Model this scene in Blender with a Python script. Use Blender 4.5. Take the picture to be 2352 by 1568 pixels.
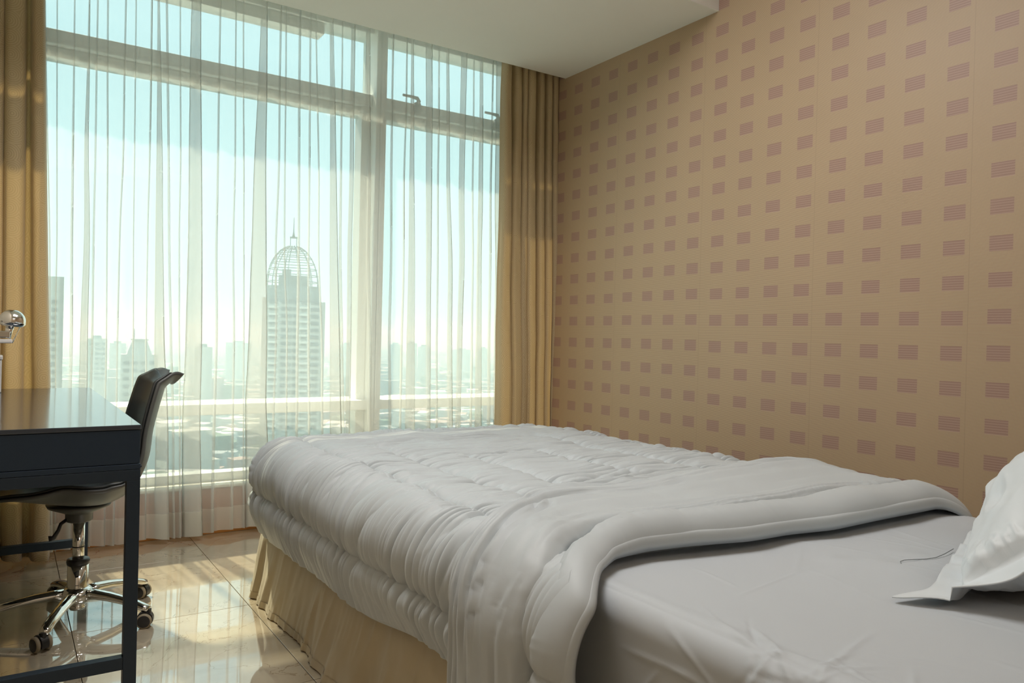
import bpy, bmesh, math, random
import numpy as np
from mathutils import Vector, Matrix

for o in list(bpy.data.objects):
    bpy.data.objects.remove(o)
SC = bpy.context.scene
COL = SC.collection
PI = math.pi

# ---------------------------------------------------------------- camera
F_PX, YAW, PITCH, ROLL = 1758.13, .58518, -.00485, .02361
_f = Vector((math.sin(YAW)*math.cos(PITCH), math.cos(YAW)*math.cos(PITCH), math.sin(PITCH)))
_r = Vector((math.cos(YAW), -math.sin(YAW), 0)); _u = _r.cross(_f)
_r2 = _r*math.cos(ROLL)+_u*math.sin(ROLL); _u2 = -_r*math.sin(ROLL)+_u*math.cos(ROLL)
cam = bpy.data.cameras.new('camera'); cam_o = bpy.data.objects.new('camera', cam); COL.objects.link(cam_o)
M = Matrix((( _r2.x, _u2.x, -_f.x, 0), (_r2.y, _u2.y, -_f.y, 0), (_r2.z, _u2.z, -_f.z, 1.0), (0, 0, 0, 1)))
cam_o.matrix_world = M
cam.sensor_width = 36; cam.lens = F_PX/2352*36; cam.clip_end = 9000; cam.clip_start = .05
SC.camera = cam_o

def on_y(x, y, Y):
    """where the line of sight through photo pixel (x, y) meets the vertical plane at depth Y"""
    d = _f+_r2*((x-1176)/F_PX)-_u2*((y-784)/F_PX)
    return Vector((0, 0, 1))+d*(Y/d.y)

def on_z(x, y, z):
    d = _f+_r2*((x-1176)/F_PX)-_u2*((y-784)/F_PX)
    return Vector((0, 0, 1))+d*((z-1)/d.z)

# ---------------------------------------------------------------- light and colour management
SC.view_settings.view_transform = 'Standard'
SC.view_settings.look = 'None'
SC.view_settings.gamma = 1
SC.view_settings.use_curve_mapping = False
SC.view_settings.exposure = 1.05
SC.cycles.max_bounces = 10
SC.cycles.transparent_max_bounces = 24
SC.cycles.diffuse_bounces = 4
SC.cycles.glossy_bounces = 4
SC.cycles.transmission_bounces = 6
SC.cycles.volume_bounces = 0
SC.cycles.sample_clamp_indirect = 6
SC.cycles.use_denoising = True
SC.cycles.caustics_reflective = False
SC.cycles.caustics_refractive = False

W = bpy.data.worlds.new('sky'); SC.world = W; W.use_nodes = True
nt = W.node_tree; nt.nodes.clear()
tc = nt.nodes.new('ShaderNodeTexCoord'); sx = nt.nodes.new('ShaderNodeSeparateXYZ')
rp = nt.nodes.new('ShaderNodeValToRGB'); bg = nt.nodes.new('ShaderNodeBackground'); wo = nt.nodes.new('ShaderNodeOutputWorld')
nt.links.new(tc.outputs['Generated'], sx.inputs[0]); nt.links.new(sx.outputs['Z'], rp.inputs[0])
cr = rp.color_ramp
cr.elements[0].position = 0.0; cr.elements[0].color = (.58, .80, .82, 1)
cr.elements[1].position = 1.0; cr.elements[1].color = (.30, .55, .80, 1)
for p, c in ((.10, (.61, .86, .86, 1)), (.30, (.60, .87, .90, 1)), (.6, (.50, .76, .88, 1))):
    e = cr.elements.new(p); e.color = c
nt.links.new(rp.outputs[0], bg.inputs[0]); bg.inputs[1].default_value = .76
nt.links.new(bg.outputs[0], wo.inputs[0])

sun = bpy.data.lights.new('sun', 'SUN'); sun.energy = 5.4; sun.angle = math.radians(1.6); sun.color = (1, .86, .62)
sun_o = bpy.data.objects.new('sun', sun); COL.objects.link(sun_o)
SUN_T = 1.4
sd = Vector((.15, -1, 0)).normalized()*1.0 + Vector((0, 0, -SUN_T))
sun_o.rotation_euler = sd.to_track_quat('-Z', 'Y').to_euler(); sun_o.location = (0, 6, 8)

def area(name, loc, rot, sx_, sy_, e, col):
    l = bpy.data.lights.new(name, 'AREA'); l.shape = 'RECTANGLE'; l.size = sx_; l.size_y = sy_; l.energy = e; l.color = col
    o = bpy.data.objects.new(name, l); COL.objects.link(o); o.location = loc; o.rotation_euler = rot
    return o
# unseen fill lights added overhead and behind the camera to brighten the room
area('fill_light', (.95, 1.95, 2.84), (0, 0, 0), 1.2, .8, 21, (1, .97, .95))
area('fill_light', (1.2, -1.5, 2.84), (0, 0, 0), 1.6, 1.2, 8, (1, .90, .80))

# ---------------------------------------------------------------- materials
def mat(name, col, rough=.6, metal=0, spec=.5, sheen=0, bump=None, noise=None, trans=None, coat=0):
    m = bpy.data.materials.new(name); m.use_nodes = True
    n = m.node_tree.nodes; b = n['Principled BSDF']
    b.inputs['Base Color'].default_value = (*col, 1); b.inputs['Roughness'].default_value = rough
    b.inputs['Metallic'].default_value = metal; b.inputs['Specular IOR Level'].default_value = spec
    b.inputs['Sheen Weight'].default_value = sheen; b.inputs['Coat Weight'].default_value = coat
    L = m.node_tree.links
    t = n.new('ShaderNodeTexCoord')
    if noise:                                   # (scale, amount) soft tonal variation of the thing's own colour
        nz = n.new('ShaderNodeTexNoise'); nz.inputs['Scale'].default_value = noise[0]; nz.inputs['Detail'].default_value = 4
        mx = n.new('ShaderNodeMix'); mx.data_type = 'RGBA'
        mx.inputs[6].default_value = (*[c*(1-noise[1]) for c in col], 1); mx.inputs[7].default_value = (*[min(1, c*(1+noise[1])) for c in col], 1)
        L.new(t.outputs['Object'], nz.inputs['Vector']); L.new(nz.outputs[0], mx.inputs[0]); L.new(mx.outputs[2], b.inputs['Base Color'])
    if bump:                                    # (scale, strength, distance)
        nz = n.new('ShaderNodeTexNoise'); nz.inputs['Scale'].default_value = bump[0]; nz.inputs['Detail'].default_value = 3
        bp = n.new('ShaderNodeBump'); bp.inputs['Strength'].default_value = bump[1]; bp.inputs['Distance'].default_value = bump[2]
        L.new(t.outputs['Object'], nz.inputs['Vector']); L.new(nz.outputs[0], bp.inputs['Height']); L.new(bp.outputs[0], b.inputs['Normal'])
    if trans:                                   # weight, colour: light passing through cloth
        tr = n.new('ShaderNodeBsdfTranslucent'); tr.inputs[0].default_value = (*trans[1], 1)
        mi = n.new('ShaderNodeMixShader'); mi.inputs[0].default_value = trans[0]
        L.new(b.outputs[0], mi.inputs[1]); L.new(tr.outputs[0], mi.inputs[2]); L.new(mi.outputs[0], n['Material Output'].inputs[0])
    return m

def math_node(nt, op, a, b=None, c=None):
    n = nt.nodes.new('ShaderNodeMath'); n.operation = op
    for i, v in enumerate((a, b, c)):
        if v is None: continue
        if isinstance(v, (int, float)): n.inputs[i].default_value = v
        else: nt.links.new(v, n.inputs[i])
    return n.outputs[0]

def wallpaper():
    m = bpy.data.materials.new('wallpaper'); m.use_nodes = True; nt = m.node_tree; n = nt.nodes; L = nt.links
    b = n['Principled BSDF']; b.inputs['Roughness'].default_value = .48; b.inputs['Specular IOR Level'].default_value = .45
    t = n.new('ShaderNodeTexCoord'); s = n.new('ShaderNodeSeparateXYZ'); L.new(t.outputs['Object'], s.inputs[0])
    mn = lambda *a: math_node(nt, *a)
    u = mn('DIVIDE', mn('SUBTRACT', 3.528, s.outputs['Y']), .15145)
    strip = mn('FLOOR', mn('DIVIDE', mn('ADD', u, 1.42), 4.0))
    wn = n.new('ShaderNodeTexWhiteNoise'); wn.noise_dimensions = '1D'; L.new(strip, wn.inputs['W'])
    zoff = mn('MULTIPLY', mn('SUBTRACT', wn.outputs['Value'], .5), .006)
    z = mn('ADD', s.outputs['Z'], zoff)
    v = mn('DIVIDE', mn('SUBTRACT', z, 1.0789-.1218*20), .1218)
    fu = mn('FRACT', mn('ADD', u, 20)); fv = mn('FRACT', v)
    sq = mn('MULTIPLY', mn('LESS_THAN', fu, .48), mn('LESS_THAN', fv, .42))
    # six woven bars inside every square
    bars = mn('GREATER_THAN', mn('FRACT', mn('MULTIPLY', fv, 6/.42)), .40)
    fine = mn('FRACT', mn('DIVIDE', z, .0041))
    line = mn('LESS_THAN', fine, .42)
    fs = mn('FRACT', mn('DIVIDE', mn('ADD', u, 1.42), 4.0))
    seam = mn('LESS_THAN', fs, .0028)
    def rgb(c):
        r = n.new('ShaderNodeRGB'); r.outputs[0].default_value = (*c, 1); return r.outputs[0]
    def mix(f, a, c):
        x = n.new('ShaderNodeMix'); x.data_type = 'RGBA'; L.new(f, x.inputs[0]); L.new(a, x.inputs[6]); L.new(c, x.inputs[7]); return x.outputs[2]
    basec = mix(line, rgb((.50, .375, .24)), rgb((.31, .215, .135)))
    sqc = mix(bars, rgb((.40, .27, .21)), rgb((.325, .205, .16)))
    nz = n.new('ShaderNodeTexNoise'); nz.inputs['Scale'].default_value = 1.6; nz.inputs['Detail'].default_value = 3
    L.new(t.outputs['Object'], nz.inputs['Vector'])
    c = mix(sq, basec, sqc)
    c = mix(seam, c, rgb((.36, .26, .17)))
    hs = n.new('ShaderNodeHueSaturation'); L.new(c, hs.inputs['Color'])
    L.new(mn('ADD', .93, mn('MULTIPLY', nz.outputs[0], .14)), hs.inputs['Value'])
    L.new(hs.outputs[0], b.inputs['Base Color'])
    bp = n.new('ShaderNodeBump'); bp.inputs['Strength'].default_value = .25; bp.inputs['Distance'].default_value = .001
    L.new(line, bp.inputs['Height']); L.new(bp.outputs[0], b.inputs['Normal'])
    return m

def marble():
    m = bpy.data.materials.new('marble_tile'); m.use_nodes = True; nt = m.node_tree; n = nt.nodes; L = nt.links
    b = n['Principled BSDF']; b.inputs['Roughness'].default_value = .045; b.inputs['Specular IOR Level'].default_value = .75
    b.inputs['Coat Weight'].default_value = 1.0; b.inputs['Coat IOR'].default_value = 1.85; b.inputs['Coat Roughness'].default_value = .02
    t = n.new('ShaderNodeTexCoord'); oi = n.new('ShaderNodeObjectInfo')
    ad = n.new('ShaderNodeVectorMath'); ad.operation = 'ADD'
    cb = n.new('ShaderNodeCombineXYZ')
    for i in range(3): L.new(math_node(nt, 'MULTIPLY', oi.outputs['Random'], 17+11*i), cb.inputs[i])
    L.new(t.outputs['Object'], ad.inputs[0]); L.new(cb.outputs[0], ad.inputs[1])
    n1 = n.new('ShaderNodeTexNoise'); n1.inputs['Scale'].default_value = 4; n1.inputs['Detail'].default_value = 8; n1.inputs['Distortion'].default_value = .8
    n2 = n.new('ShaderNodeTexNoise'); n2.inputs['Scale'].default_value = 3.2; n2.inputs['Detail'].default_value = 9; n2.inputs['Distortion'].default_value = 1.4
    L.new(ad.outputs[0], n1.inputs['Vector']); L.new(ad.outputs[0], n2.inputs['Vector'])
    r1 = n.new('ShaderNodeValToRGB'); e = r1.color_ramp.elements
    e[0].position = .25; e[0].color = (.40, .335, .24, 1); e[1].position = .75; e[1].color = (.55, .485, .37, 1)
    L.new(n1.outputs[0], r1.inputs[0])
    vein = math_node(nt, 'LESS_THAN', math_node(nt, 'ABSOLUTE', math_node(nt, 'SUBTRACT', n2.outputs[0], .5)), .0035)
    mx = n.new('ShaderNodeMix'); mx.data_type = 'RGBA'; L.new(math_node(nt, 'MULTIPLY', vein, .55), mx.inputs[0])
    L.new(r1.outputs[0], mx.inputs[6]); mx.inputs[7].default_value = (.24, .16, .09, 1)
    L.new(mx.outputs[2], b.inputs['Base Color'])
    return m

def sheer_mat(name, transp, col=(.90, .90, .86), tl=.62):
    m = bpy.data.materials.new(name); m.use_nodes = True; nt = m.node_tree; n = nt.nodes; L = nt.links
    n.remove(n['Principled BSDF'])
    tr = n.new('ShaderNodeBsdfTransparent'); tl_ = n.new('ShaderNodeBsdfTranslucent'); df = n.new('ShaderNodeBsdfDiffuse')
    tl_.inputs[0].default_value = (*col, 1); df.inputs[0].default_value = (*col, 1)
    a = n.new('ShaderNodeMixShader'); a.inputs[0].default_value = tl; L.new(df.outputs[0], a.inputs[1]); L.new(tl_.outputs[0], a.inputs[2])
    # threads close up when the cloth is seen edge-on
    lw = n.new('ShaderNodeLayerWeight'); lw.inputs[0].default_value = .5
    f = math_node(nt, 'MULTIPLY', math_node(nt, 'SUBTRACT', 1.0, math_node(nt, 'POWER', lw.outputs['Facing'], 3.0)), transp)
    b = n.new('ShaderNodeMixShader'); L.new(f, b.inputs[0]); L.new(a.outputs[0], b.inputs[1]); L.new(tr.outputs[0], b.inputs[2])
    L.new(b.outputs[0], n['Material Output'].inputs[0])
    return m

def curtain_mat():
    m = mat('gold_curtain', (.52, .40, .21), .62, sheen=.25, trans=(.16, (.60, .40, .16)))
    nt = m.node_tree; n = nt.nodes; L = nt.links; b = n['Principled BSDF']
    uv = n.new('ShaderNodeUVMap')
    # woven spiral medallions: rings round scattered centres
    vo = n.new('ShaderNodeTexVoronoi'); vo.voronoi_dimensions = '2D'; vo.inputs['Scale'].default_value = 13; vo.inputs['Randomness'].default_value = .35
    L.new(uv.outputs[0], vo.inputs['Vector'])
    ring = math_node(nt, 'SINE', math_node(nt, 'MULTIPLY', vo.outputs['Distance'], 58.0))
    g = math_node(nt, 'GREATER_THAN', ring, .35)
    mx = n.new('ShaderNodeMix'); mx.data_type = 'RGBA'; L.new(g, mx.inputs[0])
    mx.inputs[6].default_value = (.43, .33, .20, 1); mx.inputs[7].default_value = (.52, .41, .26, 1)
    L.new(mx.outputs[2], b.inputs['Base Color'])
    return m

M_WALLPAPER = wallpaper(); M_TILE = marble()
M_CEIL = mat('ceiling_paint', (.82, .83, .80), .9, noise=(2, .03))
M_WALL = mat('plain_wall', (.62, .53, .42), .8, noise=(3, .04))
M_GROUT = mat('grout', (.20, .15, .10), .9)
M_FRAME = mat('window_frame_white', (.80, .82, .80), .45)
M_PLINTH = mat('brown_plinth', (.46, .23, .135), .45, noise=(6, .08))
M_BASE = mat('varnished_baseboard', (.50, .20, .045), .3, noise=(9, .15))
M_LEDGE = mat('cream_ledge', (.80, .76, .64), .35)
M_SHEER = sheer_mat('sheer_voile', .62, (.80, .82, .80), .28)
M_HEM = sheer_mat('sheer_hem', .45)
M_CURT = curtain_mat()
M_DUVET = mat('satin_comforter', (.45, .49, .51), .55, sheen=.2, bump=(220, .05, .001))
M_SHEET = mat('fitted_sheet', (.46, .495, .525), .6, sheen=.1, bump=(400, .08, .0006))
M_PILLOW = mat('pillow_cotton', (.62, .67, .70), .5, sheen=.2)
M_SKIRT = mat('gold_skirt', (.52, .44, .29), .6, sheen=.25, bump=(120, .15, .001), noise=(30, .05), trans=(.12, (.6, .36, .1)))
M_DESK = mat('dark_blue_grey_desk', (.014, .028, .050), .20, spec=1.0, coat=.35, bump=(900, .03, .0003))
M_DESKP = mat('dark_blue_grey_panel', (.020, .034, .055), .5, spec=.25)
M_DESKM = mat('dark_metal_frame', (.016, .028, .044), .42, spec=.35)
M_SHELL = mat('charcoal_plastic', (.075, .078, .075), .38)
M_PAD = mat('black_leatherette', (.030, .034, .034), .36)
M_CHROME = mat('chrome', (.80, .80, .78), .07, metal=1)
M_BLACK = mat('black_plastic', (.02, .02, .022), .35)
M_RUBBER = mat('beige_tyre', (.27, .225, .155), .6)
M_WHITE = mat('white_plastic', (.78, .78, .78), .4)
M_ALU = mat('aluminium_handle', (.55, .57, .56), .4, metal=.2)

# ---------------------------------------------------------------- mesh helpers
def link(name, me, mt=None, parent=None, smooth=False):
    o = bpy.data.objects.new(name, me); COL.objects.link(o)
    if mt is not None and not me.materials: me.materials.append(mt)
    if smooth: me.shade_smooth()
    if parent is not None: o.parent = parent
    return o
def bm_obj(name, bm, mt, parent=None, smooth=False):
    me = bpy.data.meshes.new(name); bm.to_mesh(me); bm.free()
    return link(name, me, mt, parent, smooth)
def box_bm(bm, c0, c1, bev=0):
    x0, y0, z0 = c0; x1, y1, z1 = c1
    r = bmesh.ops.create_cube(bm, size=1)
    for v in r['verts']:
        v.co = Vector(((x0+x1)/2+v.co.x*(x1-x0), (y0+y1)/2+v.co.y*(y1-y0), (z0+z1)/2+v.co.z*(z1-z0)))
    if bev:
        es = list({e for v in r['verts'] for e in v.link_edges})
        bmesh.ops.bevel(bm, geom=es, offset=bev, segments=2, affect='EDGES', profile=.5)
def box(name, c0, c1, mt, parent=None, bev=0):
    bm = bmesh.new(); box_bm(bm, c0, c1, bev); return bm_obj(name, bm, mt, parent)
def lathe_bm(bm, prof, seg=32, origin=(0, 0, 0), axis=None):
    """prof: (radius, height) pairs round the z axis, or round axis"""
    q = Vector((0, 0, 1)).rotation_difference(Vector(axis)) if axis is not None else None
    rings = []
    for r_, h in prof:
        ring = []
        for i in range(seg):
            a = 2*PI*i/seg; p = Vector((max(r_, 1e-5)*math.cos(a), max(r_, 1e-5)*math.sin(a), h))
            if q: p = q @ p
            ring.append(bm.verts.new(p+Vector(origin)))
        rings.append(ring)
    for a, b in zip(rings, rings[1:]):
        for i in range(seg):
            bm.faces.new((a[i], a[(i+1) % seg], b[(i+1) % seg], b[i]))
    bm.faces.new(rings[0][::-1]); bm.faces.new(rings[-1])
def lathe(name, prof, mt, parent=None, seg=32, origin=(0, 0, 0), axis=None):
    bm = bmesh.new(); lathe_bm(bm, prof, seg, origin, axis); return bm_obj(name, bm, mt, parent, True)
def tube_bm(bm, pts, rad, seg=10, flat=1.0):
    pts = [Vector(p) for p in pts]; rings = []
    rads = rad if isinstance(rad, (list, tuple)) else [rad]*len(pts)
    up = Vector((0, 0, 1))
    for i, p in enumerate(pts):
        d = (pts[min(i+1, len(pts)-1)]-pts[max(i-1, 0)]).normalized()
        ref = up if abs(d.z) < .95 else Vector((1, 0, 0))
        s_ = d.cross(ref).normalized(); t_ = s_.cross(d).normalized()
        rings.append([bm.verts.new(p+(s_*math.cos(2*PI*k/seg)+t_*math.sin(2*PI*k/seg)*flat)*rads[i]) for k in range(seg)])
    for a, b in zip(rings, rings[1:]):
        for k in range(seg): bm.faces.new((a[k], a[(k+1) % seg], b[(k+1) % seg], b[k]))
    bm.faces.new(rings[0][::-1]); bm.faces.new(rings[-1])
def tube(name, pts, rad, mt, parent=None, seg=10, flat=1.0):
    bm = bmesh.new(); tube_bm(bm, pts, rad, seg, flat); return bm_obj(name, bm, mt, parent, True)
def grid_obj(name, P, mt, parent=None, uv=None, wrap=False):
    """P: (nu, nv, 3) array of points"""
    nu, nv, _ = P.shape
    i = np.arange(nu-1)[:, None]*nv+np.arange(nv-1)[None, :]
    q = np.stack([i, i+1, i+nv+1, i+nv], -1).reshape(-1, 4)
    if wrap:
        j = (nu-1)*nv+np.arange(nv-1); k = np.arange(nv-1)
        q = np.concatenate([q, np.stack([j, j+1, k+1, k], -1)])
    me = bpy.data.meshes.new(name)
    me.vertices.add(nu*nv); me.vertices.foreach_set('co', P.reshape(-1).astype(np.float32))
    me.loops.add(q.size); me.loops.foreach_set('vertex_index', q.reshape(-1).astype(np.int32))
    me.polygons.add(len(q)); me.polygons.foreach_set('loop_start', (np.arange(len(q))*4).astype(np.int32))
    me.polygons.foreach_set('loop_total', np.full(len(q), 4, np.int32))
    if uv is not None:
        l = me.uv_layers.new(name='UVMap'); l.data.foreach_set('uv', uv.reshape(-1, 2)[q.reshape(-1)].reshape(-1).astype(np.float32))
    me.update(); me.validate()
    return link(name, me, mt, parent, True)
def tag(o, label, cat, group=None, kind=None):
    o['label'] = label
    if cat: o['category'] = cat
    if group: o['group'] = group
    if kind: o['kind'] = kind
    return o
def thing(name, label, cat, loc=(0, 0, 0), rz=0, group=None):
    o = bpy.data.objects.new(name, None); COL.objects.link(o); o.empty_display_size = .1
    o.location = loc; o.rotation_euler = (0, 0, rz)
    return tag(o, label, cat, group)
def struct(o, label=None):
    o['kind'] = 'structure'
    if label: o['label'] = label
    return o

_rng = np.random.RandomState(7)
_tabs = {}
def vnoise(x, y, seed=0):
    """smooth 2-D value noise in 0..1, vectorised"""
    if seed not in _tabs: _tabs[seed] = np.random.RandomState(seed+11).rand(256, 256)
    T = _tabs[seed]
    xi = np.floor(x).astype(int); yi = np.floor(y).astype(int); fx = x-xi; fy = y-yi
    fx = fx*fx*(3-2*fx); fy = fy*fy*(3-2*fy)
    a = T[xi % 256, yi % 256]; b = T[(xi+1) % 256, yi % 256]; c = T[xi % 256, (yi+1) % 256]; d = T[(xi+1) % 256, (yi+1) % 256]
    return (a*(1-fx)+b*fx)*(1-fy)+(c*(1-fx)+d*fx)*fy
def ridge(x, y, seed=0):
    return 1-np.abs(2*vnoise(x, y, seed)-1)
def grid_normals(P):
    du = np.gradient(P, axis=0); dv = np.gradient(P, axis=1)
    n = np.cross(du, dv); l = np.linalg.norm(n, axis=2, keepdims=True); return n/np.maximum(l, 1e-9)
def sstep(a, b, x):
    t = np.clip((x-a)/(b-a), 0, 1); return t*t*(3-2*t)

# ================================================================ THE ROOM
XL, XR = -.22, 2.7346
YF, YB = 3.945, -2.2            # plinth front under the window, back wall
ZC, ZS = 2.86, 2.537            # ceiling, underside of the dropped soffit
# floor with single tiles
floor = struct(box('floor', (XL-.1, YB-.1, -.06), (XR+.1, YF+.2, -.006), M_GROUT), 'floor of cream marble tiles with thin joints')
TW, TL, GAP = .5615, .712, .0022
bm = bmesh.new(); box_bm(bm, (GAP/2, GAP/2, -.012), (TW-GAP/2, TL-GAP/2, 0), .0006)
tile_me = bpy.data.meshes.new('tile'); bm.to_mesh(tile_me); bm.free(); tile_me.materials.append(M_TILE)
x_line, y_line = .7605-TW*2, 3.565
part_tiles = {}
for i in range(-1, 5):
    for j in range(-9, 1):
        x0 = x_line+i*TW; y0 = y_line+j*TL
        cx0, cx1 = max(x0, XL), min(x0+TW, XR); cy0, cy1 = max(y0, YB), min(y0+TL, YF)
        if cx1-cx0 < .01 or cy1-cy0 < .01: continue
        full = (cx1-cx0 > TW-1e-4) and (cy1-cy0 > TL-1e-4)
        if full:
            o = link('tile', tile_me); o.location = (x0, y0, 0)
        else:
            bm = bmesh.new(); box_bm(bm, (cx0-x0+GAP/2, cy0-y0+GAP/2, -.012), (cx1-x0-GAP/2, cy1-y0-GAP/2, 0), .0006)
            o = bm_obj('tile', bm, M_TILE); o.location = (x0, y0, 0)
        o.parent = floor
# walls
struct(box('wall_right', (XR, YB, 0), (XR+.12, YF+.25, ZC), M_WALLPAPER), 'tan striped wallpaper wall with mauve squares')
struct(box('wall_left', (XL-.12, YB, 0), (XL, YF+.25, ZC), M_WALL))
struct(box('wall_back', (XL-.12, YB-.12, 0), (XR+.12, YB, ZC), M_WALL))
struct(box('ceiling', (XL-.12, YB-.12, ZC), (XR+.12, YF+.34, ZC+.1), M_CEIL))
struct(box('trim_1', (XL, 2.456, ZS), (XR, 3.622, ZC), M_CEIL), 'dropped ceiling panel along the window, pale grey')
struct(box('wall_front', (XL-.12, 4.0, 2.72), (XR+.12, 4.25, ZC), M_WALL))
# low plinth below the window, its ledge and baseboard
struct(box('wall_plinth', (XL, YF+.003, .06), (XR, 4.16, .225), M_PLINTH), 'low brown plinth wall below the window')
bb = struct(box('baseboard_front', (XL, YF, 0), (XR, YF+.012, .062), M_BASE, bev=.002), 'orange brown varnished baseboard below the window')
struct(box('trim_2', (XL, YF-.004, .225), (XR, 4.2, .24), M_LEDGE, bev=.003), 'cream window ledge')

# window: frames, panes, rail, latches
win = bpy.data.objects.new('window_1', None); COL.objects.link(win)
struct(win, 'tall white framed window in two bays with a high transom')
def fr(name, a, b, bev=.004, m=None): return box(name, a, b, m or M_FRAME, win, bev)
MX0, MX1 = 1.678, 1.738
fr('mullion', (MX0+.028, 3.93, .24), (MX1, 4.14, 2.72))
fr('mullion', (MX0, 3.935, .24), (MX0+.0275, 4.14, 2.72))
fr('jamb', (XL, 3.96, .24), (XL+.06, 4.14, 2.72))
fr('jamb', (XR-.06, 3.96, .24), (XR, 4.14, 2.72))
fr('head', (XL, 3.98, 2.66), (XR, 4.14, 2.73))
for a, b in ((XL+.06, MX0), (MX1, XR-.06)):
    fr('transom', (a, 3.99, 2.262), (b, 4.13, 2.328))
    fr('sash_rail', (a, 4.03, 2.215), (b, 4.12, 2.262))
    fr('sill_frame', (a, 4.05, .24), (b, 4.14, .283))
fr('sash_stile', (MX0-.052, 4.01, .283), (MX0, 4.11, 2.262))
fr('sash_stile', (XL+.06, 4.01, .283), (XL+.11, 4.11, 2.262))
fr('sash_rail', (XL+.06, 4.0, 2.60), (1.40, 4.1, 2.66))
# the panes
mg = bpy.data.materials.new('clear_glass'); mg.use_nodes = True
_n = mg.node_tree.nodes; _n.remove(_n['Principled BSDF'])
tr = _n.new('ShaderNodeBsdfTransparent'); tr.inputs[0].default_value = (.95, .985, .975, 1)
gl = _n.new('ShaderNodeBsdfGlossy'); gl.inputs['Roughness'].default_value = .01
fz = _n.new('ShaderNodeLayerWeight'); fz.inputs[0].default_value = .5
fzo = math_node(mg.node_tree, 'ADD', math_node(mg.node_tree, 'MULTIPLY', math_node(mg.node_tree, 'POWER', fz.outputs['Facing'], 5.0), .6), .02)
mi = _n.new('ShaderNodeMixShader')
mg.node_tree.links.new(fzo, mi.inputs[0]); mg.node_tree.links.new(tr.outputs[0], mi.inputs[1]); mg.node_tree.links.new(gl.outputs[0], mi.inputs[2])
mg.node_tree.links.new(mi.outputs[0], _n['Material Output'].inputs[0])
for a, b in ((XL+.06, MX0), (MX1, XR-.06)):
    box('pane', (a, 4.095, .26), (b, 4.101, 2.24), mg, win)
    box('pane', (a, 4.095, 2.30), (b, 4.101, 2.68), mg, win)
# guard rail across the lower glass
gr = fr('guard_rail', (XL+.06, 3.95, .585), (MX0, 4.093, .638), .003)
fr('guard_rail', (MX1, 3.95, .585), (XR-.06, 4.093, .638), .003)
fr('outer_ledge', (XL+.06, 4.103, .585), (XR-.06, 4.24, .636), .003)
for hx in (1.86, 2.40):
    bm = bmesh.new()
    tube_bm(bm, [(hx+.085, 3.985, 2.315), (hx+.085, 3.955, 2.335), (hx+.07, 3.945, 2.346), (hx+.03, 3.945, 2.349), (hx-.02, 3.945, 2.349)], [.013, .012, .011, .008, .007], 10)
    box_bm(bm, (hx+.065, 3.965, 2.285), (hx+.105, 3.992, 2.33), .004)
    h = bm_obj('window_handle', bm, M_ALU, win, True)

# ================================================================ CURTAINS
# sheer: folds read as (x at the top, width at the top, x at the foot, width at the foot), photo pixels at rows 150 and 1150
SY = 3.862
folds = [(106, 3, 118, 4), (131, 3, 127, 3), (170, 4, 158, 9), (203, 6, 186, 24), (222, 4, 203, 5), (247, 4, 240, 3), (286, 4, 262, 4),
         (311, 3, 300, 3), (347, 4, 334, 3), (365, 8, 370, 31), (385, 5, 398, 5), (414, 3, 413, 4), (449, 24, 436, 43),
         (504, 4, 487, 6), (541, 3, 532, 5), (559, 3, 560, 3), (604, 18, 580, 54), (643, 4, 625, 4), (657, 3, 655, 3), (688, 5, 678, 5),
         (712, 4, 706, 4), (727, 3, 742, 4), (762, 9, 772, 26), (786, 3, 781, 8), (810, 8, 795, 7),
         (845, 8, 846, 5), (902, 4, 890, 5), (934, 3, 915, 4), (947, 5, 938, 20), (985, 14, 982, 4), (1008, 3, 1000, 3),
         (1028, 5, 1033, 9), (1065, 12, 1046, 6), (1088, 3, 1078, 4), (1105, 6, 1094, 12), (1132, 3, 1118, 6), (1150, 20, 1145, 28)]
Z_TOP, Z_BOT = 2.66, .028
zs = np.concatenate([np.linspace(Z_BOT, 2.5, 150), [2.58, Z_TOP]])
fold_w = []
for xt, wt, xb, wb in folds:
    a = [on_y(xt-wt/2, 150, SY).x, on_y(xt+wt/2, 150, SY).x]; zt = on_y(xt, 150, SY).z
    b = [on_y(xb-wb/2, 1150, SY).x, on_y(xb+wb/2, 1150, SY).x]; zb = on_y(xb, 1150, SY).z
    f = np.clip((zs-zb)/(zt-zb), -.2, 1.15)
    wob = (vnoise(zs*2.1, np.full_like(zs, xt*.37), 3)-.5)*.016*np.sin(np.clip(f, 0, 1)*PI)
    l_ = b[0]+(a[0]-b[0])*f+wob; r_ = b[1]+(a[1]-b[1])*f+wob
    fold_w.append((l_, r_))
for k in range(1, len(fold_w)):                      # keep neighbouring folds apart
    l0, r0 = fold_w[k-1]; l1, r1 = fold_w[k]
    mv = np.maximum(0, r0+.006-l1); fold_w[k] = (l1+mv, np.maximum(r1+mv, l1+mv+.003))
cols = []; hem_cols = []
def add_span(xa, xb, ya, yb, n, skip_first=True):
    for i in range(1 if skip_first else 0, n+1):
        t = i/n; s_ = t*t*(3-2*t)
        cols.append((xa+(xb-xa)*t, ya+(yb-ya)*s_, 1.0 if 0 < i < n else .3))
prev_r = np.full_like(zs, on_y(70, 600, SY).x); prev_y = .012
first = True
for k, (l_, r_) in enumerate(fold_w):
    w = float(np.mean(r_-l_)); d = .010 if w < .014 else .026
    gap = float(np.mean(r_-prev_r))
    add_span(prev_r, r_, prev_y, -d, max(6, int(gap/.010)), not first); first = False
    add_span(r_, l_, -d, 0*d, 6); add_span(l_, r_, 0*d, d, 6)
    prev_r, prev_y = r_, d
add_span(prev_r, np.full_like(zs, on_y(1215, 600, SY).x), prev_y, .0, 10)
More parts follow.
